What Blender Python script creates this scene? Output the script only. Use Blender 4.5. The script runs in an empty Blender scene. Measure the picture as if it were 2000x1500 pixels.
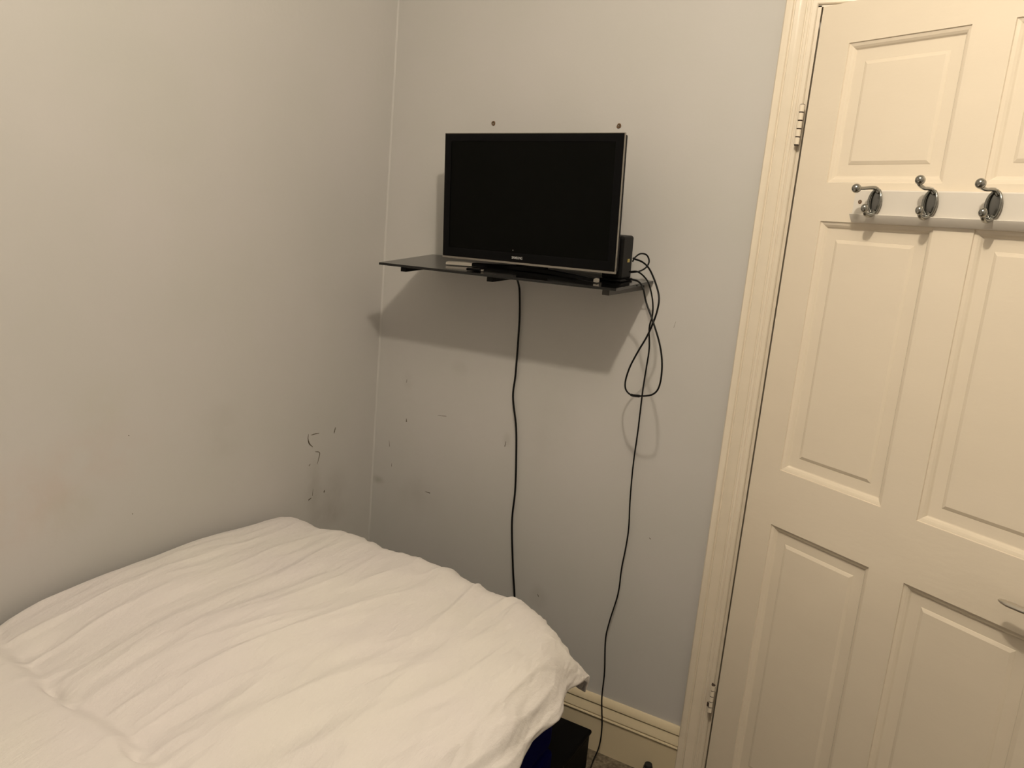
import bpy, bmesh, math, random
from mathutils import Vector, Matrix, noise
random.seed(4)
C = bpy.context.scene.collection
S = bpy.context.scene

# ------------------------------------------------------------------ camera
cam_data = bpy.data.cameras.new('camera'); cam = bpy.data.objects.new('camera', cam_data); C.objects.link(cam)
cam_data.sensor_fit = 'HORIZONTAL'; cam_data.sensor_width = 36; cam_data.lens = 1551.66 * 36 / 2000
cam_data.clip_start = 0.02; cam_data.clip_end = 50
pitch, roll, yaw = 0.1997, 0.0898, 0.4971
F = Vector((-math.sin(yaw)*math.cos(pitch), math.cos(yaw)*math.cos(pitch), -math.sin(pitch)))
R0 = Vector((math.cos(yaw), math.sin(yaw), 0)); U0 = R0.cross(F)
cr, sr = math.cos(roll), math.sin(roll)
Rv = R0*cr + U0*sr; Uv = U0*cr - R0*sr
m = Matrix((Rv, Uv, -F)).transposed().to_4x4(); m.translation = Vector((1.5366, -1.946, 1.4722))
cam.matrix_world = m
S.camera = cam

# ------------------------------------------------------------------ world, light, exposure
w = bpy.data.worlds.new('world'); S.world = w; w.use_nodes = True
w.node_tree.nodes['Background'].inputs[0].default_value = (1, .85, .7, 1)
w.node_tree.nodes['Background'].inputs[1].default_value = 0.0
S.view_settings.view_transform = 'Standard'; S.view_settings.look = 'None'
S.view_settings.gamma = 1; S.view_settings.use_curve_mapping = False
S.view_settings.exposure = 0.0
ld = bpy.data.lights.new('ceiling_bulb', 'POINT'); ld.energy = 45.5; ld.color = (1, .868, .69); ld.shadow_soft_size = .032
lamp = bpy.data.objects.new('ceiling_bulb', ld); C.objects.link(lamp); lamp.location = (1.27, -1.35, 2.40)

# ------------------------------------------------------------------ materials
def nt(name):
    mt = bpy.data.materials.new(name); mt.use_nodes = True
    return mt, mt.node_tree, mt.node_tree.nodes['Principled BSDF']
def simple(name, col, rough=.5, metal=0, var=0.0, vscale=30, bump=0.0, bscale=200, spec=.5, coat=0, det=3, stretch=(1,1,1)):
    mt, t, b = nt(name)
    b.inputs['Roughness'].default_value = rough; b.inputs['Metallic'].default_value = metal
    b.inputs['Specular IOR Level'].default_value = spec; b.inputs['Coat Weight'].default_value = coat
    tc = t.nodes.new('ShaderNodeTexCoord'); mp = t.nodes.new('ShaderNodeMapping'); mp.inputs['Scale'].default_value = stretch
    t.links.new(tc.outputs['Object'], mp.inputs['Vector'])
    n = t.nodes.new('ShaderNodeTexNoise'); n.inputs['Scale'].default_value = vscale; n.inputs['Detail'].default_value = det
    t.links.new(mp.outputs['Vector'], n.inputs['Vector'])
    r = t.nodes.new('ShaderNodeValToRGB'); lo = tuple(c*(1-var) for c in col[:3]) + (1,); hi = tuple(min(1, c*(1+var)) for c in col[:3]) + (1,)
    r.color_ramp.elements[0].position = .3; r.color_ramp.elements[1].position = .7
    r.color_ramp.elements[0].color = lo; r.color_ramp.elements[1].color = hi
    t.links.new(n.outputs['Fac'], r.inputs['Fac']); t.links.new(r.outputs['Color'], b.inputs['Base Color'])
    if bump:
        n2 = t.nodes.new('ShaderNodeTexNoise'); n2.inputs['Scale'].default_value = bscale; n2.inputs['Detail'].default_value = 4
        t.links.new(mp.outputs['Vector'], n2.inputs['Vector'])
        bp = t.nodes.new('ShaderNodeBump'); bp.inputs['Strength'].default_value = bump; bp.inputs['Distance'].default_value = .002
        t.links.new(n2.outputs['Fac'], bp.inputs['Height']); t.links.new(bp.outputs['Normal'], b.inputs['Normal'])
    return mt

def wall_mat(name, smudges, col=(.53, .52, .505)):
    """matt emulsion with faint roller texture and grubby stains of their own shape"""
    mt, t, b = nt(name); b.inputs['Roughness'].default_value = .55; b.inputs['Specular IOR Level'].default_value = .35
    N, Lk = t.nodes.new, t.links.new
    tc = N('ShaderNodeTexCoord')
    n = N('ShaderNodeTexNoise'); n.inputs['Scale'].default_value = 3.0; n.inputs['Detail'].default_value = 4
    Lk(tc.outputs['Object'], n.inputs['Vector'])
    r = N('ShaderNodeValToRGB'); r.color_ramp.elements[0].position = .3; r.color_ramp.elements[1].position = .7
    r.color_ramp.elements[0].color = (col[0]*.97, col[1]*.975, col[2]*.96, 1); r.color_ramp.elements[1].color = (col[0]*1.02, col[1]*1.01, col[2]*1.02, 1)
    Lk(n.outputs['Fac'], r.inputs['Fac'])
    cur = r.outputs['Color']
    nb = N('ShaderNodeTexNoise'); nb.inputs['Scale'].default_value = 14; nb.inputs['Detail'].default_value = 5
    Lk(tc.outputs['Object'], nb.inputs['Vector'])
    for (cx, cy, cz, rx, ry, rz, amt, c) in smudges:
        mp = N('ShaderNodeMapping'); mp.vector_type = 'POINT'
        mp.inputs['Location'].default_value = (-cx/rx, -cy/ry, -cz/rz); mp.inputs['Scale'].default_value = (1/rx, 1/ry, 1/rz)
        Lk(tc.outputs['Object'], mp.inputs['Vector'])
        ln = N('ShaderNodeVectorMath'); ln.operation = 'LENGTH'; Lk(mp.outputs['Vector'], ln.inputs[0])
        mr = N('ShaderNodeMapRange'); mr.interpolation_type = 'SMOOTHSTEP'
        mr.inputs['From Min'].default_value = .1; mr.inputs['From Max'].default_value = 1; mr.inputs['To Min'].default_value = amt; mr.inputs['To Max'].default_value = 0
        Lk(ln.outputs['Value'], mr.inputs['Value'])
        mul = N('ShaderNodeMath'); mul.operation = 'MULTIPLY'
        nr = N('ShaderNodeMapRange'); nr.inputs['From Min'].default_value = .3; nr.inputs['From Max'].default_value = .7
        Lk(nb.outputs['Fac'], nr.inputs['Value'])
        Lk(mr.outputs['Result'], mul.inputs[0]); Lk(nr.outputs['Result'], mul.inputs[1])
        mx = N('ShaderNodeMix'); mx.data_type = 'RGBA'
        Lk(mul.outputs[0], mx.inputs['Factor']); Lk(cur, mx.inputs[6]); mx.inputs[7].default_value = (*c, 1)
        cur = mx.outputs[2]
    Lk(cur, b.inputs['Base Color'])
    n2 = N('ShaderNodeTexNoise'); n2.inputs['Scale'].default_value = 60; n2.inputs['Detail'].default_value = 5
    Lk(tc.outputs['Object'], n2.inputs['Vector'])
    bp = N('ShaderNodeBump'); bp.inputs['Strength'].default_value = .10; bp.inputs['Distance'].default_value = .004
    Lk(n2.outputs['Fac'], bp.inputs['Height']); Lk(bp.outputs['Normal'], b.inputs['Normal'])
    return mt

M = {}
dirt = (.20, .18, .14)
M['wall_left'] = wall_mat('wall_left_paint', [
    (0, -.27, .67, 1, .05, .12, .30, dirt), (0, -.18, .63, 1, .08, .10, .28, dirt), (0, -.20, .56, 1, .12, .06, .35, dirt),
    (0, -.95, .90, 1, .22, .10, .14, (.50, .30, .22)), (0, -1.10, .83, 1, .16, .14, .20, (.52, .32, .22)),
    (0, -1.0, .80, 1, .10, .08, .12, (.30, .28, .12)), (0, -.92, 1.02, 1, .10, .09, .10, (.42, .38, .18)), (0, -.6, .90, 1, .10, .1, .12, dirt)])
M['wall_back'] = wall_mat('wall_back_paint', [
    (.02, 0, .63, .04, 1, .02, .4, dirt), (.18, 0, .62, .13, 1, .10, .15, dirt), (.63, 0, .42, .04, 1, .05, .3, dirt), (.48, 0, .86, .02, 1, .03, .3, dirt),
    (.30, 0, 1.04, .04, 1, .03, .2, dirt), (.6, 0, .9, .15, 1, .2, .08, dirt), (.12, 0, .97, .03, 1, .04, .2, dirt)])
M['plain_wall'] = simple('other_wall_paint', (.55, .54, .52), .7, var=.02, vscale=3)
M['ceiling'] = simple('ceiling_paint', (.75, .74, .71), .8, var=.01, vscale=3)
M['gloss'] = simple('cream_gloss_paint', (.79, .705, .58), .15, var=.012, vscale=6, bump=.30, bscale=22, spec=.7, stretch=(1, 1, 2.5))
M['trimgloss'] = simple('cream_trim_gloss', (.77, .69, .565), .26, var=.02, vscale=8, bump=.15, bscale=24, spec=1.0, stretch=(1, 1, 2.5))
M['rack_white'] = simple('white_satin_board', (.70, .66, .60), .4, var=.01)
M['chrome'] = simple('satin_chrome', (.34, .34, .32), .14, 1, var=.03)
M['chip'] = simple('bare_plaster_chip', (.10, .08, .055), .9, var=.3, vscale=200)
M['chip_light'] = simple('light_plaster_chip', (.62, .58, .52), .9, var=.1, vscale=200)
M['carpet'] = simple('grey_brown_carpet', (.16, .13, .09), 1, var=.45, vscale=110, bump=1, bscale=400)
M['black_gloss'] = simple('black_gloss_plastic', (.002, .002, .0025), .14, var=.05, spec=.12)
M['screen'] = simple('matt_black_screen', (.0016, .0018, .0014), .30, var=.02, spec=.08)
M['black_matt'] = simple('black_plastic', (.0025, .0025, .0028), .45, var=.1, spec=.15)
M['glass_black'] = simple('black_tempered_glass', (.004, .004, .004), .10, var=.02, spec=.5)
M['silver'] = simple('silver_edge_trim', (.36, .335, .30), .25, .9, var=.03)
M['foot_silver'] = simple('bright_silver_foot', (.60, .56, .50), .34, .7, var=.03)
M['skirting'] = simple('yellowed_skirting_gloss', (.66, .57, .40), .22, var=.02, vscale=8, bump=.08, bscale=50)
M['satin'] = simple('satin_silver_lever', (.62, .58, .52), .3, .9, var=.02)
M['shaded_chrome'] = simple('hook_plate_shaded_chrome', (.20, .20, .195), .22, 1, var=.03)  # chrome darkened in colour to give the plate's hollow its shade
M['bracket_lit'] = simple('lit_bracket_plastic', (.045, .042, .038), .4, .2, var=.05)  # right bracket only: lamplight on its side put into a lighter colour
M['cable'] = simple('black_pvc_cable', (.003, .003, .003), .4, var=.1, spec=.2)
M['logo'] = simple('pale_grey_print', (.42, .42, .42), .5)
M['plug'] = simple('brown_wall_plug', (.16, .09, .045), .7, var=.3, vscale=300)
M['screw'] = simple('dull_steel', (.35, .32, .28), .4, 1, var=.2, vscale=300)
M['blue'] = simple('royal_blue_fabric', (.0006, .0008, .045), .9, var=.08, vscale=80, bump=.3, bscale=600, spec=.05)
M['box'] = simple('black_box_plastic', (.0012, .0012, .0013), .5, var=.1, spec=.08)
M['rubber'] = simple('black_rubber', (.01, .01, .01), .7)
M['dark'] = simple('dark_gap', (.05, .03, .02), .8, var=.1)

# ------------------------------------------------------------------ helpers
def link(name, me, parent=None):
    o = bpy.data.objects.new(name, me); C.objects.link(o)
    if parent is not None: o.parent = parent
    return o
def tag(o, label=None, cat=None, group=None, kind=None):
    for k, v in (('label', label), ('category', cat), ('group', group), ('kind', kind)):
        if v: o[k] = v
    return o
def fin(name, bm, mats, parent=None, smooth=None, bevel=0, seg=2):
    me = bpy.data.meshes.new(name)
    bmesh.ops.remove_doubles(bm, verts=bm.verts, dist=1e-6)
    bmesh.ops.recalc_face_normals(bm, faces=bm.faces)
    if smooth is not None:
        for f in bm.faces: f.smooth = True
        for e in bm.edges:
            if len(e.link_faces) == 2 and e.calc_face_angle(0) > math.radians(smooth): e.smooth = False
    bm.to_mesh(me); bm.free()
    for x in (mats if isinstance(mats, (list, tuple)) else [mats]): me.materials.append(x)
    o = link(name, me, parent)
    if bevel:
        b = o.modifiers.new('bevel', 'BEVEL'); b.width = bevel; b.segments = seg; b.limit_method = 'ANGLE'; b.angle_limit = math.radians(35)
    return o
def box(bm, x0, x1, y0, y1, z0, z1, mi=0):
    v = [bm.verts.new((x, y, z)) for z in (z0, z1) for y in (y0, y1) for x in (x0, x1)]
    for q in ((0,1,3,2), (4,6,7,5), (0,4,5,1), (2,3,7,6), (0,2,6,4), (1,5,7,3)):
        bm.faces.new([v[i] for i in q]).material_index = mi
    return v
def boxo(name, a, mat, parent=None, bevel=0, seg=2):
    bm = bmesh.new(); box(bm, *a); return fin(name, bm, mat, parent, bevel=bevel, seg=seg)
def extr(bm, poly, fn, t0, t1, mi=0):
    """poly of 2d points swept between two stations"""
    a = [bm.verts.new(fn(p, t0)) for p in poly]; b = [bm.verts.new(fn(p, t1)) for p in poly]
    n = len(poly)
    for i in range(n): bm.faces.new((a[i], a[(i+1) % n], b[(i+1) % n], b[i])).material_index = mi
    bm.faces.new(a[::-1]); bm.faces.new(b)
def catmull(pts, n=8):
    P = [Vector(p) for p in pts]; P = [P[0]*2-P[1]] + P + [P[-1]*2-P[-2]]
    out = []
    for i in range(1, len(P)-2):
        for k in range(n):
            t = k/n; a, b, c, d = P[i-1], P[i], P[i+1], P[i+2]
            out.append(.5*((2*b)+(c-a)*t+(2*a-5*b+4*c-d)*t*t+(3*b-a-3*c+d)*t**3))
    out.append(P[-2]); return out
def tube(bm, pts, rad, seg=10, mi=0, squash=None):
    """rad: number or list; parallel transport frame"""
    n = len(pts); rs = rad if isinstance(rad, (list, tuple)) else [rad]*n
    T = [(pts[min(i+1, n-1)]-pts[max(i-1, 0)]).normalized() for i in range(n)]
    nrm = T[0].orthogonal().normalized(); rings = []
    for i in range(n):
        nrm = (nrm - T[i]*nrm.dot(T[i])).normalized(); bn = T[i].cross(nrm)
        rings.append([bm.verts.new(pts[i] + (nrm*math.cos(2*math.pi*k/seg) + bn*math.sin(2*math.pi*k/seg))*rs[i]) for k in range(seg)])
    for i in range(n-1):
        for k in range(seg):
            f = bm.faces.new((rings[i][k], rings[i][(k+1) % seg], rings[i+1][(k+1) % seg], rings[i+1][k])); f.material_index = mi; f.smooth = True
    bm.faces.new(rings[0][::-1]).material_index = mi; bm.faces.new(rings[-1]).material_index = mi
def ball(bm, c, r, sc=(1, 1, 1), mat=None):
    mm = Matrix.Translation(c) @ (mat or Matrix()) @ Matrix.Diagonal((*sc, 1))
    bmesh.ops.create_uvsphere(bm, u_segments=20, v_segments=12, radius=r, matrix=mm)
def cyl(bm, c, r, h, axis='z', seg=24, r2=None):
    rot = {'z': Matrix(), 'y': Matrix.Rotation(math.pi/2, 4, 'X'), 'x': Matrix.Rotation(math.pi/2, 4, 'Y')}[axis]
    bmesh.ops.create_cone(bm, cap_ends=True, segments=seg, radius1=r, radius2=r if r2 is None else r2, depth=h, matrix=Matrix.Translation(c) @ rot)

# ------------------------------------------------------------------ room shell
FZ = .025
X1, Y0, H = 2.35, -3.1, 2.62
DX0, DX1, DZ = 1.166, 1.944, 1.994           # doorway in the back wall

def marks(bm, lst, plane, mi):
    """thin chips and scuffs in the paint: ribbons lying on the wall surface"""
    for pts, wd in lst:
        P = [Vector(q) for q in pts]; n = len(P)
        nrm = Vector((1, 0, 0)) if plane == 'x' else Vector((0, -1, 0))
        if n > 2: P = catmull(P, 4); n = len(P)
        L, R = [], []
        for i in range(n):
            t = (P[min(i+1, n-1)]-P[max(i-1, 0)]).normalized(); s = t.cross(nrm)
            ww = wd*(.35+.65*math.sin(math.pi*(i+.6)/(n+.2)))*(.8+.4*random.random()) if n > 2 else wd*(.9 if i else .45)
            L.append(bm.verts.new(P[i]+s*ww+nrm*.0006)); R.append(bm.verts.new(P[i]-s*ww+nrm*.0006))
        for i in range(n-1):
            bm.faces.new((L[i], L[i+1], R[i+1], R[i])).material_index = mi

def qd(bm, pts, mi=0): bm.faces.new([bm.verts.new(p) for p in pts]).material_index = mi
bm = bmesh.new()
box(bm, -.1, 0, Y0-.1, .1, FZ-.1, H)
# bead of filler run down the corner
extr(bm, [(0, 0), (.0045, 0), (.0016, -.0016), (0, -.0045)], lambda p, t: (p[0]-.0002, p[1]+.0002, t), FZ, H)
Z = 0.0
marks(bm, [([(Z,-.2994,.8325),(Z,-.2996,.8172),(Z,-.2927,.8021),(Z,-.2786,.7902)], .0017), ([(Z,-.2889,.8276),(Z,-.2723,.8282),(Z,-.2554,.8271)], .0013),
    ([(Z,-.186,.8322),(Z,-.1898,.8209),(Z,-.1916,.8140)], .0019), ([(Z,-.2693,.7744),(Z,-.2498,.7671),(Z,-.2531,.7491),(Z,-.2586,.7332)], .0013),
    ([(Z,-.2864,.7411),(Z,-.2924,.7363)], .0016), ([(Z,-.2716,.661),(Z,-.2726,.6408)], .0010), ([(Z,-.2766,.6355),(Z,-.2890,.631)], .0022), ([(Z,-.222,.645),(Z,-.224,.638)],.003),
    ([(Z,-.8647,.9389),(Z,-.8622,.9373)], .0012), ([(Z,-.8561,.753),(Z,-.8548,.7514)], .0015)], 'x', 1)
marks(bm, [([(Z, -.06, .705), (Z, -.064, .700)], .0022)], 'x', 2)
wl = fin('wall_left', bm, [M['wall_left'], M['chip'], M['chip_light']]); wl['kind'] = 'structure'

bm = bmesh.new()
box(bm, 0, DX0, 0, .12, FZ-.1, H); box(bm, DX1, X1, 0, .12, FZ-.1, H); box(bm, DX0, DX1, 0, .12, DZ, H)
marks(bm, [([(.1216,Z,.8505),(.1222,Z,.8405)], .0022), ([(.0597,Z,.7674),(.0631,Z,.7479)], .0009), ([(.2363,Z,.884),(.2678,Z,.887)], .0008),
    ([(.0751,Z,.6949),(.0758,Z,.6849)], .0010), ([(.211,Z,.6348),(.2285,Z,.6342)], .0016), ([(.4777,Z,.8538),(.4758,Z,.838)], .0014),
    ([(.1141,Z,.9735),(.1129,Z,.9637)], .0010), ([(.9361,Z,.6862),(.9408,Z,.6832)], .0012), ([(.9322,Z,1.2651),(.929,Z,1.2491)], .0005),
    ([(.6274,Z,.4249),(.6315,Z,.4182)], .0014)], 'y', 1)
wb = fin('wall_back', bm, [M['wall_back'], M['chip']]); wb['kind'] = 'structure'
for nm, a in (('wall_right', (X1, X1+.1, Y0-.1, .12, FZ-.1, H)), ('wall_front', (-.1, X1+.1, Y0-.1, Y0, FZ-.1, H)),
              ('wall_landing', (.6, 2.6, 1.2, 1.3, FZ-.1, H)), ('wall_landing_left', (.6, .7, .12, 1.2, FZ-.1, H)), ('wall_landing_right', (2.5, 2.6, .12, 1.2, FZ-.1, H))):
    boxo(nm, a, M['plain_wall'])['kind'] = 'structure'
boxo('ceiling', (-.1, 2.6, Y0-.1, 1.3, H, H+.1), M['ceiling'])['kind'] = 'structure'
boxo('floor', (-.1, 2.6, Y0-.1, 1.3, FZ-.1, FZ), M['carpet'])['kind'] = 'structure'

# skirting
sk = [(0, FZ), (-.0195, FZ), (-.0195, .1305), (-.0235, .1315), (-.0245, .1335), (-.0235, .1360), (-.0175, .1365), (-.0175, .1395), (-.0210, .1400), (-.0205, .1440),
      (-.0130, .1600), (-.0115, .1640), (-.0085, .1645), (-.0085, .1675), (-.0150, .1680), (-.0150, .1715), (-.0080, .1840), (-.0050, .1870), (0, .1870)]
bm = bmesh.new(); extr(bm, sk, lambda p, t: (t, p[0], p[1]), 0.0, 1.0945)
fin('baseboard_back', bm, M['skirting'], smooth=30)['kind'] = 'structure'
bm = bmesh.new(); extr(bm, sk, lambda p, t: (-p[0], t, p[1]), Y0, -.026)
fin('baseboard_left', bm, M['skirting'], smooth=30)['kind'] = 'structure'

# door casing: moulded profile mitred round the doorway
prof = [(0, 0), (0, -.018), (.003, -.0225), (.010, -.0245), (.017, -.0235), (.0195, -.0200), (.0215, -.0200), (.0235, -.0235), (.030, -.0225), (.038, -.0195), (.0440, -.0170),
        (.0455, -.0150), (.0475, -.0150), (.0490, -.0175), (.0545, -.0180), (.0560, -.0165), (.0575, -.0165), (.0590, -.0180), (.0675, -.0180), (.0700, -.0160), (.0700, 0)]
bm = bmesh.new(); ci = .0700
stations = []
zt = DZ + ci + .002
xo, xi2 = 1.0930, DX1+.004+ci
def ring(kind):
    out = []
    for d, y in prof:
        out.append({'l0': (xo+d, y, FZ), 'l1': (xo+d, y, zt-d), 'r1': (xi2-d, y, zt-d), 'r0': (xi2-d, y, FZ)}[kind])
    return [bm.verts.new(p) for p in out]
rr = [ring(k) for k in ('l0', 'l1', 'r1', 'r0')]
for a, b in zip(rr, rr[1:]):
    for i in range(len(prof)): bm.faces.new((a[i], a[(i+1) % len(prof)], b[(i+1) % len(prof)], b[i]))
bm.faces.new(rr[0][::-1]); bm.faces.new(rr[3])
fin('trim_1', bm, M['trimgloss'], smooth=28)['kind'] = 'structure'
# lining with stop
bm = bmesh.new()
box(bm, DX0-.003, DX0+.004, -.012, .12, FZ, DZ); box(bm, DX1-.004, DX1+.003, -.012, .12, FZ, DZ); box(bm, DX0-.003, DX1+.003, -.012, .12, DZ-.003, DZ+.004)
box(bm, DX0+.004, DX0+.014, .045, .075, FZ, DZ); box(bm, DX1-.014, DX1-.004, .045, .075, FZ, DZ); box(bm, DX0+.004, DX1-.004, .045, .075, DZ-.015, DZ)
fin('trim_2', bm, M['trimgloss'])['kind'] = 'structure'

# ------------------------------------------------------------------ the door, ajar on its left hinges
DA = .4818
door = bpy.data.objects.new('door_1', None); C.objects.link(door); door['kind'] = 'structure'
door.location = (1.170, -.030, 0); door.rotation_euler = (0, 0, -DA)     # local x along the leaf, -y faces the room
DW, DT, DB, DTOP = .762, .036, .035, 1.985
xs = [.009, .087, .3423, .4197, .675, DW]
zs = [DB, .165, .830, .964, 1.535, 1.617, 1.902, DTOP]
bm = bmesh.new()
pan = []
for i in range(5):
    for j in range(7):
        x0, x1, z0, z1 = xs[i], xs[i+1], zs[j], zs[j+1]
        if i in (1, 3) and j in (1, 3, 5): pan.append((x0, x1, z0, z1)); continue
        qd(bm, [(x0, 0, z0), (x1, 0, z0), (x1, 0, z1), (x0, 0, z1)])
prf = [(0, 0), (.0006, .0030), (.0030, .0036), (.0070, .0050), (.0110, .0080), (.0135, .0115), (.0150, .0120), (.0375, .0122), (.0388, .0112), (.0450, .0085)]
for x0, x1, z0, z1 in pan:
    prev = None
    for ins, d in prf:
        vs = [bm.verts.new(q) for q in ((x0+ins, d, z0+ins), (x1-ins, d, z0+ins), (x1-ins, d, z1-ins), (x0+ins, d, z1-ins))]
        if prev:
            for k in range(4): bm.faces.new((prev[k], prev[(k+1) % 4], vs[(k+1) % 4], vs[k]))
        prev = vs
    bm.faces.new(prev)
xa, xb = xs[0], xs[-1]
qd(bm, [(xa, DT, DB), (xb, DT, DB), (xb, DT, DTOP), (xa, DT, DTOP)])
for X in (xa, xb):
    for j in range(7): qd(bm, [(X, 0, zs[j]), (X, DT, zs[j]), (X, DT, zs[j+1]), (X, 0, zs[j+1])])
for Zz in (DB, DTOP):
    for i in range(5): qd(bm, [(xs[i], 0, Zz), (xs[i+1], 0, Zz), (xs[i+1], DT, Zz), (xs[i], DT, Zz)])
fin('door_leaf', bm, M['gloss'], door)
# hinges: painted knuckles with dark joints
def hinge(z0, z1, worn):
    bm = bmesh.new(); n = 5; L = (z1-z0)/n
    for k in range(n):
        cyl(bm, (-.004, -.004, z0+(k+.5)*L), .0062, L*.84, seg=16)
    o = fin('hinge', bm, M['trimgloss'], door, smooth=40)
    bm = bmesh.new(); cyl(bm, (-.004, -.004, (z0+z1)/2), .0050, z1-z0, seg=12)
    if worn: box(bm, -.0098, -.004, -.0112, -.004, z0+L*1.1, z0+L*1.8)
    fin('hinge_pin', bm, M['dark'], o, smooth=40)
    boxo('hinge_leaf', (-.0125, -.002, -.0005, .0015, z0, z1), M['dark'], o)
hinge(1.697, 1.785, 0); hinge(.278, .356, 1)
# lever handle
hz = .885
lev = boxo('door_handle', (.655, .695, -.0075, 0, hz-.035, hz+.075), M['chrome'], door, bevel=.004, seg=3)
bm = bmesh.new(); cyl(bm, (.676, -.028, hz+.006), .0085, .044, 'y'); fin('handle_neck', bm, M['chrome'], lev, smooth=40)
bm = bmesh.new()
tube(bm, catmull([(.690, -.049, hz+.012), (.676, -.051, hz+.012), (.655, -.050, hz+.010), (.634, -.047, hz+.008), (.621, -.044, hz+.0072), (.612, -.042, hz+.0065)], 4), [.0090]*14+[.0082, .0078, .0072, .0064, .0054, .004, .002], 14)
for v in bm.verts: v.co.z = hz+.009 + (v.co.z-hz-.009)*.62
fin('handle_lever', bm, M['satin'], lev, smooth=60)

# ------------------------------------------------------------------ coat rack on the door
rack = bpy.data.objects.new('coat_rack', None); C.objects.link(rack)
rack.matrix_world = Matrix.Translation((1.170, -.030, 0)) @ Matrix.Rotation(-DA, 4, 'Z') @ Matrix.Translation((.170, 0, 1.535))
tag(rack, 'white wooden coat rack with chrome double hooks, screwed across the cream panelled door', 'coat rack')
RL = .462
bm = bmesh.new(); extr(bm, [(0, .0160), (-.0150, .0160), (-.0170, .0180), (-.0170, .0640), (-.0145, .0665), (0, .0665)], lambda p, t: (t, p[0], p[1]), .003, RL-.003)
fin('board', bm, M['rack_white'], rack)
bm = bmesh.new(); extr(bm, [(0, .0005), (-.0090, .0005), (-.0130, .0040), (-.0175, .0100), (-.0215, .0155), (-.0220, .0168), (-.0200, .0180), (-.0150, .0176), (0, .0176)], lambda p, t: (t, p[0], p[1]), 0, RL)
o = fin('bottom_moulding', bm, M['rack_white'], rack, smooth=35)
bm = bmesh.new(); cyl(bm, (.017, -.0168, .0420), .0042, .0016, 'y', 16); o = fin('screw_cap', bm, M['plug'], rack)
bm = bmesh.new(); cyl(bm, (.017, -.0176, .0422), .0022, .0012, 'y', 12); fin('screw_head', bm, M['screw'], o)
def make_hook(x, topdx, topdz, topn):
    e = bpy.data.objects.new('hook', None); C.objects.link(e); e.parent = rack; e.location = (x, -.017, .0455)
    # oval back plate with a raised rim
    bm = bmesh.new(); ball(bm, (0, -.002, -.002), 1, (.0130, .0030, .0225)); fin('back_plate', bm, M['shaded_chrome'], e, smooth=60)
    bm = bmesh.new(); pts = [Vector((.0130*math.cos(a), -.0035-.0035*math.cos(a)**2, -.002+.0240*math.sin(a))) for a in [2*math.pi*k/40 for k in range(41)]]
    tube(bm, pts, .0026, 10); fin('plate_rim', bm, M['chrome'], e, smooth=60)
    up = catmull([(.003, -.003, .0170), (0, -.009, .0230), (topdx*.3, -.020, .0235), (topdx*.7, -topn*.68, .0215+topdz*.15), (topdx, -topn, .0225+topdz*.55), (topdx, -topn-.001, .0225+topdz)], 5)
    bm = bmesh.new(); n = len(up); tube(bm, up, [.0054-.0020*math.sin(math.pi*min(1, i/n*1.0)) for i in range(n)], 12); ball(bm, up[-1]+Vector((0, 0, .003)), .0092)
    fin('upper_arm', bm, M['chrome'], e, smooth=60)
    lo = catmull([(0, -.003, -.0230), (0, -.010, -.0285), (0, -.022, -.0310), (0, -.031, -.0280), (0, -.036, -.020)], 5)
    bm = bmesh.new(); n = len(lo); tube(bm, lo, [.0056-.0018*i/n for i in range(n)], 12); ball(bm, lo[-1]+Vector((0, 0, .002)), .0076, (1, 1, 1.15))
    fin('lower_arm', bm, M['chrome'], e, smooth=60)
make_hook(.054, -.010, -.007, .058); make_hook(.169, -.003, .011, .046); make_hook(.286, -.005, .005, .052); make_hook(.403, -.003, .007, .050)

# ------------------------------------------------------------------ glass shelf on brackets
shx = (.180, .862)
def sz(x, y):
    t = (x-shx[0])/(shx[1]-shx[0]); u = -y/.25
    return (1-u)*(1.3615+(1.3600-1.3615)*t) + u*(1.3375+(1.3470-1.3375)*t)
shelf = bpy.data.objects.new('glass_shelf', None); C.objects.link(shelf); shelf.location = (0, 0, 0)
tag(shelf, 'black glass wall shelf on three small brackets, carrying the television', 'shelf')
bm = bmesh.new(); nx, ny = 24, 10
for top in (0, -.0065):
    g = [[bm.verts.new((shx[0]+(shx[1]-shx[0])*i/nx, -.002-.248*j/ny, sz(shx[0]+(shx[1]-shx[0])*i/nx, -.002-.248*j/ny)+top)) for j in range(ny+1)] for i in range(nx+1)]
    for i in range(nx):
        for j in range(ny): bm.faces.new((g[i][j], g[i+1][j], g[i+1][j+1], g[i][j+1]))
    if top == 0: g0 = g
per = [(i, 0) for i in range(nx)] + [(nx, j) for j in range(ny)] + [(i, ny) for i in range(nx, 0, -1)] + [(0, j) for j in range(ny, 0, -1)]
for k in range(len(per)):
    (a, b), (c, d) = per[k], per[(k+1) % len(per)]
    bm.faces.new((g0[a][b], g0[c][d], g[c][d], g[a][b]))
fin('glass_plate', bm, M['glass_black'], shelf, bevel=.0012)
for bx, mt in ((.249, 'black_matt'), (.517, 'black_matt'), (.830, 'bracket_lit')):
    bm = bmesh.new(); ya, yb = -.001, -.232
    vs = []
    for (y, dz0, dz1) in ((ya, -.0067, -.0260), (yb, -.0067, -.0205)):
        for x in (bx-.009, bx+.009):
            for dz in (dz0, dz1): vs.append(bm.verts.new((x, y, sz(x, y)+dz)))
    for q in ((0,1,3,2), (4,6,7,5), (0,4,5,1), (2,3,7,6), (0,2,6,4), (1,5,7,3)): bm.faces.new([vs[i] for i in q])
    fin('bracket', bm, M[mt], shelf, bevel=.001)

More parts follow.
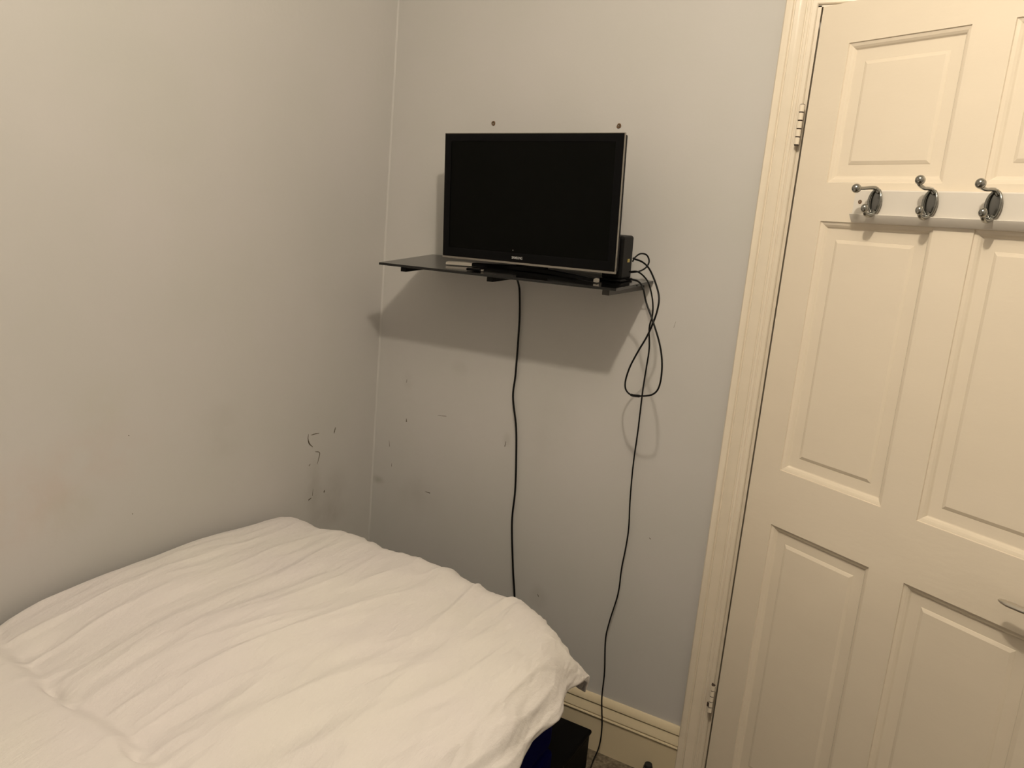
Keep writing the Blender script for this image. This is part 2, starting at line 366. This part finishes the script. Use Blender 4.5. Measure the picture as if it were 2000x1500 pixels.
# ------------------------------------------------------------------ television
tv = bpy.data.objects.new('television', None); C.objects.link(tv)
tv['label'] = 'small black flat-screen television with thin silver edge, standing on the glass shelf'; tv['category'] = 'television'
ty, tl, tr = .058, -.053, .019
ax = Vector((math.cos(ty), -math.sin(ty), 0)); nn = Vector((-math.sin(ty), -math.cos(ty), 0)); up = Vector((0, 0, 1))*math.cos(tl) - nn*math.sin(tl)
ax, up = ax*math.cos(tr)+up*math.sin(tr), up*math.cos(tr)-ax*math.sin(tr)
bk = up.cross(ax)          # local y: into the wall
mm = Matrix((ax, bk, up)).transposed().to_4x4(); mm.translation = Vector((.570, -.160, 1.3695)); tv.matrix_world = mm
W, Hh = .513, .3205
bm = bmesh.new(); box(bm, -W/2+.003, W/2-.003, .0035, .022, .004, Hh-.003); fin('back_cover', bm, M['black_matt'], tv, bevel=.004)
bm = bmesh.new(); box(bm, -W/2+.04, W/2-.04, .026, .046, .03, Hh-.05); fin('rear_housing', bm, M['black_matt'], tv, bevel=.012, seg=3)
# bezel ring
def frame(bm, x0, x1, z0, z1, bx, bz0, bz1, y0, y1):
    o_ = [(x0, z0), (x1, z0), (x1, z1), (x0, z1)]; i_ = [(x0+bx, z0+bz0), (x1-bx, z0+bz0), (x1-bx, z1-bz1), (x0+bx, z1-bz1)]
    A = [[bm.verts.new((p[0], y, p[1])) for p in L] for y in (y0, y1) for L in (o_, i_)]
    for k in range(4):
        n = (k+1) % 4
        bm.faces.new((A[0][k], A[0][n], A[1][n], A[1][k])); bm.faces.new((A[2][k], A[3][k], A[3][n], A[2][n]))
        bm.faces.new((A[0][k], A[2][k], A[2][n], A[0][n])); bm.faces.new((A[1][k], A[1][n], A[3][n], A[3][k]))
bm = bmesh.new(); frame(bm, -W/2+.0012, W/2-.0012, .0052, Hh-.0014, .0198, .024, .019, -.0035, .004); bez = fin('bezel', bm, M['black_gloss'], tv, bevel=.0012)
bm = bmesh.new(); frame(bm, -W/2, W/2, .0, Hh, .0009, .0072, .0018, -.0030, .004); fin('silver_edge', bm, M['silver'], tv, bevel=.0008)
boxo('screen', (-W/2+.018, W/2-.018, -.0012, .004, .028, Hh-.020), M['screen'], tv)
# logo: pale letters low on the bezel
cu = bpy.data.curves.new('logo', 'FONT'); cu.body = 'SAMSUNG'; cu.size = .0088; cu.align_x = 'CENTER'; cu.align_y = 'CENTER'; cu.extrude = .0002; cu.offset = .00012
tmp = bpy.data.objects.new('logo_text', cu); C.objects.link(tmp); dg = bpy.context.evaluated_depsgraph_get()
me = bpy.data.meshes.new_from_object(tmp.evaluated_get(dg)); bpy.data.objects.remove(tmp)
me.materials.clear(); me.materials.append(M['logo'])
me.transform(Matrix.Translation((-.018, -.0040, .0165)) @ Matrix.Rotation(math.pi/2, 4, 'X') @ Matrix.Diagonal((.80, 1, 1, 1)))
link('logo', me, bez)
bm = bmesh.new(); cyl(bm, (-.033, -.0013, .035), .0008, .0006, 'y', 10); fin('indicator_mark', bm, M['logo'], bez)
# stand
st = bpy.data.objects.new('stand', None); C.objects.link(st); st.parent = tv
bm = bmesh.new(); box(bm, -.045, .045, .034, .050, -.012, .06); fin('stand_neck', bm, M['black_gloss'], st, bevel=.004)
def arcbase(bm, s, x0, x1, wmid, hh):
    n = 24; pr = None
    for i in range(n+1):
        x = x0+(x1-x0)*i/n; u = abs(x)/.225
        yf = .035-.062*u**1.6; yb_ = yf+wmid*(1-.72*u)
        dz = .0024-.0136*x; zt_ = -.0135+.006*(1-u)+dz; zb_ = -.0205+dz
        vs = [bm.verts.new(q) for q in ((s*0+x, yf, zb_), (x, yf-.000, zt_-.002), (x, yf+.003, zt_), (x, yb_, zt_+.001), (x, yb_, zb_))]
        if pr:
            for k in range(5): bm.faces.new((pr[k], pr[(k+1) % 5], vs[(k+1) % 5], vs[k]))
        else: bm.faces.new(vs[::-1])
        pr = vs
    bm.faces.new(pr)
bm = bmesh.new(); arcbase(bm, 1, -.160, .210, .045, .01); fin('stand_base', bm, M['black_gloss'], st, smooth=30)
bm = bmesh.new(); arcbase(bm, 1, -.226, -.1605, .045, .01); fin('stand_tip', bm, M['foot_silver'], st, smooth=30)
bm = bmesh.new(); arcbase(bm, 1, .2105, .222, .045, .01); fin('stand_tip', bm, M['foot_silver'], st, smooth=30)

# ------------------------------------------------------------------ other things on the shelf
rt = bpy.data.objects.new('router', None); C.objects.link(rt); rt.location = (.7945, -.088, sz(.7945, -.088)+.0003)
rt.rotation_euler = (.05, -.012, .0)
tag(rt, 'slim black router box standing upright on the shelf behind the television', 'router')
bm = bmesh.new(); box(bm, -.026, .026, -.036, .034, .004, .110); fin('casing', bm, M['black_matt'], rt, bevel=.007, seg=4)
bm = bmesh.new(); box(bm, -.029, .029, -.040, .037, .0, .006); fin('foot', bm, M['black_matt'], rt, bevel=.002)
bm = bmesh.new(); box(bm, .0255, .0272, .000, .012, .046, .054); fin('socket', bm, simple('yellow_port', (.45, .36, .10), .5), rt)
ad = bpy.data.objects.new('cable_adapter', None); C.objects.link(ad); ad.location = (.462, -.222, sz(.462, -.222)+.0005); ad.rotation_euler = (.08, 0, .35)
tag(ad, 'small black plug adapter lying on the shelf in front of the television', 'adapter')
bm = bmesh.new(); box(bm, -.019, .019, -.006, .006, 0, .007); fin('body', bm, M['black_gloss'], ad, bevel=.003, seg=3)
bm = bmesh.new(); box(bm, .0185, .026, -.004, .004, .0015, .0055); fin('plug', bm, M['screw'], ad, bevel=.0008)

# ------------------------------------------------------------------ cables
def cable(name, pts, r, label, extra=None):
    bm = bmesh.new(); tube(bm, catmull(pts, 8), r, 8); o = fin(name, bm, M['cable'], smooth=60); tag(o, label, 'cable'); return o
cable('power_cable', [(.500, -.060, 1.3250), (.4900, -.030, 1.3080), (.4855, -.013, 1.2872), (.4890, -.008, 1.23), (.4917, -.008, 1.1734), (.4937, -.008, 1.057), (.4927, -.009, .9902), (.5132, -.012, .9047), (.5225, -.011, .81), (.5279, -.010, .7163),
    (.5267, -.009, .6217), (.5468, -.014, .4855), (.5661, -.020, .3805), (.572, -.030, .25), (.575, -.033, .12), (.578, -.045, .045), (.600, -.060, .0285)], .0029,
    'straight black cable hanging from the shelf middle and disappearing behind the bed')
cable('thin_cable', [(.838, -.118, 1.381), (.861, -.120, 1.3832), (.8765, -.100, 1.3674), (.8791, -.070, 1.3446), (.8782, -.035, 1.3064), (.8759, -.020, 1.273), (.8690, -.012, 1.2412), (.8749, -.010, 1.1892), (.8741, -.012, 1.1358),
    (.8722, -.012, 1.0746), (.8726, -.012, .9717), (.8712, -.012, .8805), (.8748, -.014, .7894), (.881, -.014, .7044), (.8796, -.014, .6454), (.8759, -.016, .5858), (.8761, -.020, .5126), (.862, -.022, .4251), (.858, -.024, .3698),
    (.8666, -.024, .2783), (.869, -.027, .201), (.883, -.036, .1178), (.8845, -.045, .063), (.8790, -.062, .0285), (.8870, -.105, .0275), (.8960, -.180, .0275), (.9100, -.300, .0275)], .0020,
    'long thin black cable running from the shelf right end down to the carpet')
lc = bpy.data.objects.new('looped_cable', None); C.objects.link(lc); lc.location = (.88, -.12, 1.40)
tag(lc, 'black cable dangling in a big drop-shaped loop off the right end of the shelf', 'cable')
off = Vector(lc.location)
bm = bmesh.new(); tube(bm, [q-off for q in catmull([(.838, -.104, 1.4142), (.844, -.104, 1.4120), (.866, -.110, 1.4069), (.8918, -.130, 1.3938), (.9197, -.155, 1.3648), (.9377, -.170, 1.334), (.9395, -.175, 1.3048), (.9309, -.170, 1.271),
    (.9138, -.155, 1.2334), (.8933, -.140, 1.1979), (.8701, -.120, 1.1541), (.8576, -.107, 1.1156), (.8653, -.120, 1.0953), (.891, -.150, 1.0902), (.923, -.175, 1.0965), (.9572, -.185, 1.1087), (.9737, -.195, 1.1339),
    (.9771, -.205, 1.1815), (.9662, -.205, 1.2274), (.942, -.200, 1.2769), (.9154, -.190, 1.3202), (.904, -.190, 1.3508), (.8873, -.180, 1.364), (.866, -.170, 1.3665), (.846, -.155, 1.365)], 8)], .0022, 8)
fin('cord', bm, M['cable'], lc, smooth=60)
bm = bmesh.new(); tube(bm, [Vector(q)-off for q in ((.8930, -.152, 1.0906), (.9000, -.158, 1.0912), (.9100, -.166, 1.0934), (.9200, -.172, 1.0955))], .0034, 10)
fin('joint_sleeve', bm, M['cable'], lc, smooth=60)
cable('curled_cable', [(.838, -.104, 1.405), (.843, -.102, 1.4165), (.852, -.092, 1.426), (.864, -.082, 1.4238), (.8714, -.080, 1.4098), (.8694, -.090, 1.3949), (.8561, -.100, 1.3837), (.838, -.110, 1.3792)], .0020,
    'short black cable curled in a small ring beside the upright router')

# ------------------------------------------------------------------ wall plugs above the television
for i, (x, z, lb, gl) in enumerate(((.3507, 1.7332, 'brown wall plug left in the wall above the television, the left one of two', -.3), (.7206, 1.7340, 'brown wall plug with torn paint around it, right one of two above the television', .5))):
    e = bpy.data.objects.new('wall_plug', None); C.objects.link(e); e.location = (x, 0, z); e.rotation_euler = (0, gl, 0)
    tag(e, lb, 'wall plug', 'wall plugs above the television')
    bm = bmesh.new()
    pts = [Vector((.0043*math.cos(a)*(1+.12*math.sin(3*a+i)), -.0008, .0050*math.sin(a))) for a in [2*math.pi*k/18 for k in range(19)]]
    tube(bm, pts, .0016, 8); fin('collar', bm, M['plug'], e, smooth=60)
    bm = bmesh.new(); cyl(bm, (0, -.0006, 0), .0034, .0014, 'y', 14); o = fin('hole', bm, M['chip'], e)
    bm = bmesh.new(); box(bm, -.0022, .0004, -.0022, -.0008, -.0022, .0010); fin('screw_stub', bm, M['screw'], e, bevel=.0004)

# ------------------------------------------------------------------ bed
bed = bpy.data.objects.new('bed', None); C.objects.link(bed); bed.location = (.45, -1.4, FZ)
tag(bed, 'low single bed with a royal blue fabric base, pushed against the left wall', 'bed')
BO = Vector(bed.location)
def bb(name, a, mat, bevel, seg=3):
    return boxo(name, (a[0]-BO.x, a[1]-BO.x, a[2]-BO.y, a[3]-BO.y, a[4]-BO.z, a[5]-BO.z), mat, bed, bevel, seg)
bb('divan_base', (.030, .912, -2.42, -.435, FZ+.030, .300), M['blue'], .012)
bb('mattress', (.030, .912, -2.42, -.435, .301, .500), M['blue'], .030, 4)
for x in (.10, .83):
    for y in (-.55, -2.3):
        bm = bmesh.new(); cyl(bm, (x-BO.x, y-BO.y, FZ+.0155-BO.z), .022, .031); fin('castor', bm, M['black_matt'], bed, smooth=40)

# duvet: thick cloth over the mattress, spilling past its foot and its right side
def sstep(a, b, x):
    t = min(1, max(0, (x-a)/(b-a))); return t*t*(3-2*t)
XR, YF, RC = .872, -.478, .10            # where the top starts to roll over, corner radius
MA, MB = .148, .218                      # cloth past that line
def nz(x, y, z=0.): return noise.noise(Vector((x, y, z)))
def duvet_point(a, b):
    """a along x, b along y, flat cloth coordinates"""
    cx, cy = XR-RC, YF-RC
    dx, dy = a-cx, b-cy
    if dx > 0 and dy > 0:
        L = math.hypot(dx, dy) or 1e-9; ux, uy = dx/L, dy/L; d = L-RC; px, py = cx+ux*RC, cy+uy*RC
        corner = min(ux, uy)*1.4142
    elif a > XR and dy <= 0: ux, uy, d, px, py, corner = 1, 0, a-XR, XR, b, 0
    elif b > YF and dx <= 0: ux, uy, d, px, py, corner = 0, 1, b-YF, a, YF, 0
    else: ux, uy, d, px, py, corner = 0, 0, 0, a, b, 0
    if dx > 0 and dy > 0 and d <= 0: ux, uy, d, px, py = 0, 0, 0, a, b
    Rr = .115; th = math.radians(84 - 26*corner**2); d *= 1-.08*corner**2
    h = drop = 0.; nrm = (0, 0, 1)
    if d > 0:
        t = min(d/Rr, th); h = Rr*math.sin(t); drop = Rr*(1-math.cos(t)); s = max(0, d-Rr*th)
        h += s*math.cos(th); drop += s*math.sin(th)*(1-.25*corner)
        nrm = (ux*math.sin(t), uy*math.sin(t), math.cos(t))
    x, y = px+ux*h, py+uy*h
    # crown of the filling
    base = .628 + .030*math.exp(-((b+.80)/.42)**2) - .022*sstep(-1.0, -1.25, b) + .012*math.sin(a*3.0+.4)*1.0
    base -= .012*sstep(.15, 0, a) + .030*sstep(.05, .015, a)**2 + .030*sstep(.45, .95, a)
    near = sstep(-.50, -.85, b)*sstep(.6, .92, a)
    base += .022*near; x += .040*near
    z = base - drop
    # long soft folds running up the bed, bending as they go
    w_ = a + .10*nz(a*1.5, b*1.2) + .05*math.sin(b*2.3)
    f = 0
    f += .0060*nz(w_*8, b*1.6, 3) + .0042*nz(w_*19, b*4.0, 7) + .0030*nz(w_*32, b*9.0, 1)
    ridge = 1-abs(nz(w_*11+4, b*1.7+2, 5))*2.4
    f += .0050*max(0, ridge)**3*(.4+.8*abs(nz(a*3, b*3, 8))*2)
    ridge2 = 1-abs(nz(w_*24+1, b*4.2+5, 9))*2.6
    f += .0020*max(0, ridge2)**2*(.3+1.4*abs(nz(a*5, b*5, 6)))
    # seersucker puckers by the foot corner
    pk = sstep(.45, .95, a)*.8 + sstep(-.62, -.30, b)*.5; pk = min(1, pk)
    mk = max(0, .25+1.6*nz(a*7, b*6, 5))
    f += .0052*pk*mk*nz(a*52, b*11, 2) + .0022*pk*nz(a*100+b*20, b*26, 4)
    # smooth turned-back part nearer the head end, with a tucked edge
    edge = -1.215 + .05*sstep(.12, 0, a) + .012*math.sin(a*14) - .045*sstep(.25, .75, a)
    q = edge-b
    sm = sstep(-.02, .05, q)
    f += sstep(.3, .6, a)*.006*max(0, 1-abs(nz(w_*13+9, b*2.4+7, 11))*2.2)**3 + .0030*nz(a*10+b*5, b*7, 12)
    f *= (1-.8*sm)
    f += .022*sstep(-.005, .045, q)*(1-sstep(.05, .8, q)*.4) - .005*math.exp(-(q/.016)**2)*(.5+1.5*max(0, nz(a*14, 3.3)))
    for (ea, eb, ra, rb, dp) in ((.330, -1.240, .020, .010, .020), (.395, -1.250, .014, .008, .016), (.575, -1.260, .020, .012, .022)):
        f -= dp*math.exp(-(((a-ea)/ra)**2+((b-eb)/rb)**2))
    f += -.014*math.exp(-(((a-.18)/.03)**2+((b+1.17)/.05)**2))
    wavy = .010*math.sin((a if uy > .5 else b)*26+2*nz(a*3, b*3))*min(1, d/.15) if d > 0 else 0
    f += wavy
    return Vector((x+nrm[0]*f, y+nrm[1]*f, z+nrm[2]*f))
bm = bmesh.new(); NA, NB = 300, 420
a0, a1, b0, b1 = .022, XR+MA, -2.45, YF+MB
G = []
for i in range(NA+1):
    row = []
    for j in range(NB+1):
        v = duvet_point(a0+(a1-a0)*i/NA, b0+(b1-b0)*j/NB)
        v.x += .004*nz(v.y*14, 1)*sstep(.08, .02, v.x); row.append(bm.verts.new(v))
    G.append(row)
for i in range(NA):
    for j in range(NB): bm.faces.new((G[i][j], G[i+1][j], G[i+1][j+1], G[i][j+1])).smooth = True
mt, t, b = nt('white_seersucker_cotton'); M['duvet'] = mt
b.inputs['Roughness'].default_value = .85; b.inputs['Specular IOR Level'].default_value = .2; b.inputs['Sheen Weight'].default_value = .15
tc = t.nodes.new('ShaderNodeTexCoord')
n1 = t.nodes.new('ShaderNodeTexNoise'); n1.inputs['Scale'].default_value = 4; n1.inputs['Detail'].default_value = 2
r1 = t.nodes.new('ShaderNodeValToRGB'); r1.color_ramp.elements[0].color = (.70, .66, .655, 1); r1.color_ramp.elements[1].color = (.715, .685, .655, 1)
r1.color_ramp.elements[0].position = .35; r1.color_ramp.elements[1].position = .65
t.links.new(tc.outputs['Object'], n1.inputs['Vector']); t.links.new(n1.outputs['Fac'], r1.inputs['Fac']); t.links.new(r1.outputs['Color'], b.inputs['Base Color'])
mp = t.nodes.new('ShaderNodeMapping'); mp.inputs['Rotation'].default_value = (0, 0, math.radians(10)); mp.inputs['Scale'].default_value = (3.2, 1, 1)
t.links.new(tc.outputs['Object'], mp.inputs['Vector'])
n2 = t.nodes.new('ShaderNodeTexNoise'); n2.inputs['Scale'].default_value = 16; n2.inputs['Detail'].default_value = 6; n2.inputs['Roughness'].default_value = .6
t.links.new(mp.outputs['Vector'], n2.inputs['Vector'])
bp = t.nodes.new('ShaderNodeBump'); bp.inputs['Strength'].default_value = .6; bp.inputs['Distance'].default_value = .007
t.links.new(n2.outputs['Fac'], bp.inputs['Height']); t.links.new(bp.outputs['Normal'], b.inputs['Normal'])
duv = fin('duvet', bm, M['duvet'])
so = duv.modifiers.new('thickness', 'SOLIDIFY'); so.thickness = .014; so.offset = -1
tag(duv, 'rumpled white duvet spread over the bed and hanging past its foot corner', 'duvet')

# ------------------------------------------------------------------ things on the floor by the skirting
bx = bpy.data.objects.new('storage_box', None); C.objects.link(bx); bx.location = (.66, -.21, FZ)
tag(bx, 'low black box on the carpet between the bed foot and the skirting board', 'box')
boxo('body', (-.21, .216, -.10, .105, 0, .108), M['box'], bx, bevel=.006, seg=3)
boxo('lid', (-.214, .220, -.104, .109, .1085, .122), M['box'], bx, bevel=.007, seg=4)
ds = bpy.data.objects.new('door_stop', None); C.objects.link(ds); ds.location = (1.030, -.048, FZ)
tag(ds, 'small chrome and black door stop on the carpet next to the door casing', 'door stop')
bm = bmesh.new(); cyl(bm, (0, 0, .021), .0165, .042, 'z', 28, .013); fin('body', bm, M['chrome'], ds, smooth=40, bevel=.001)
bm = bmesh.new(); cyl(bm, (0, 0, .0465), .0115, .0088, 'z', 24, .010); fin('rubber_cap', bm, M['rubber'], ds, smooth=40, bevel=.001)

bpy.context.view_layer.update()
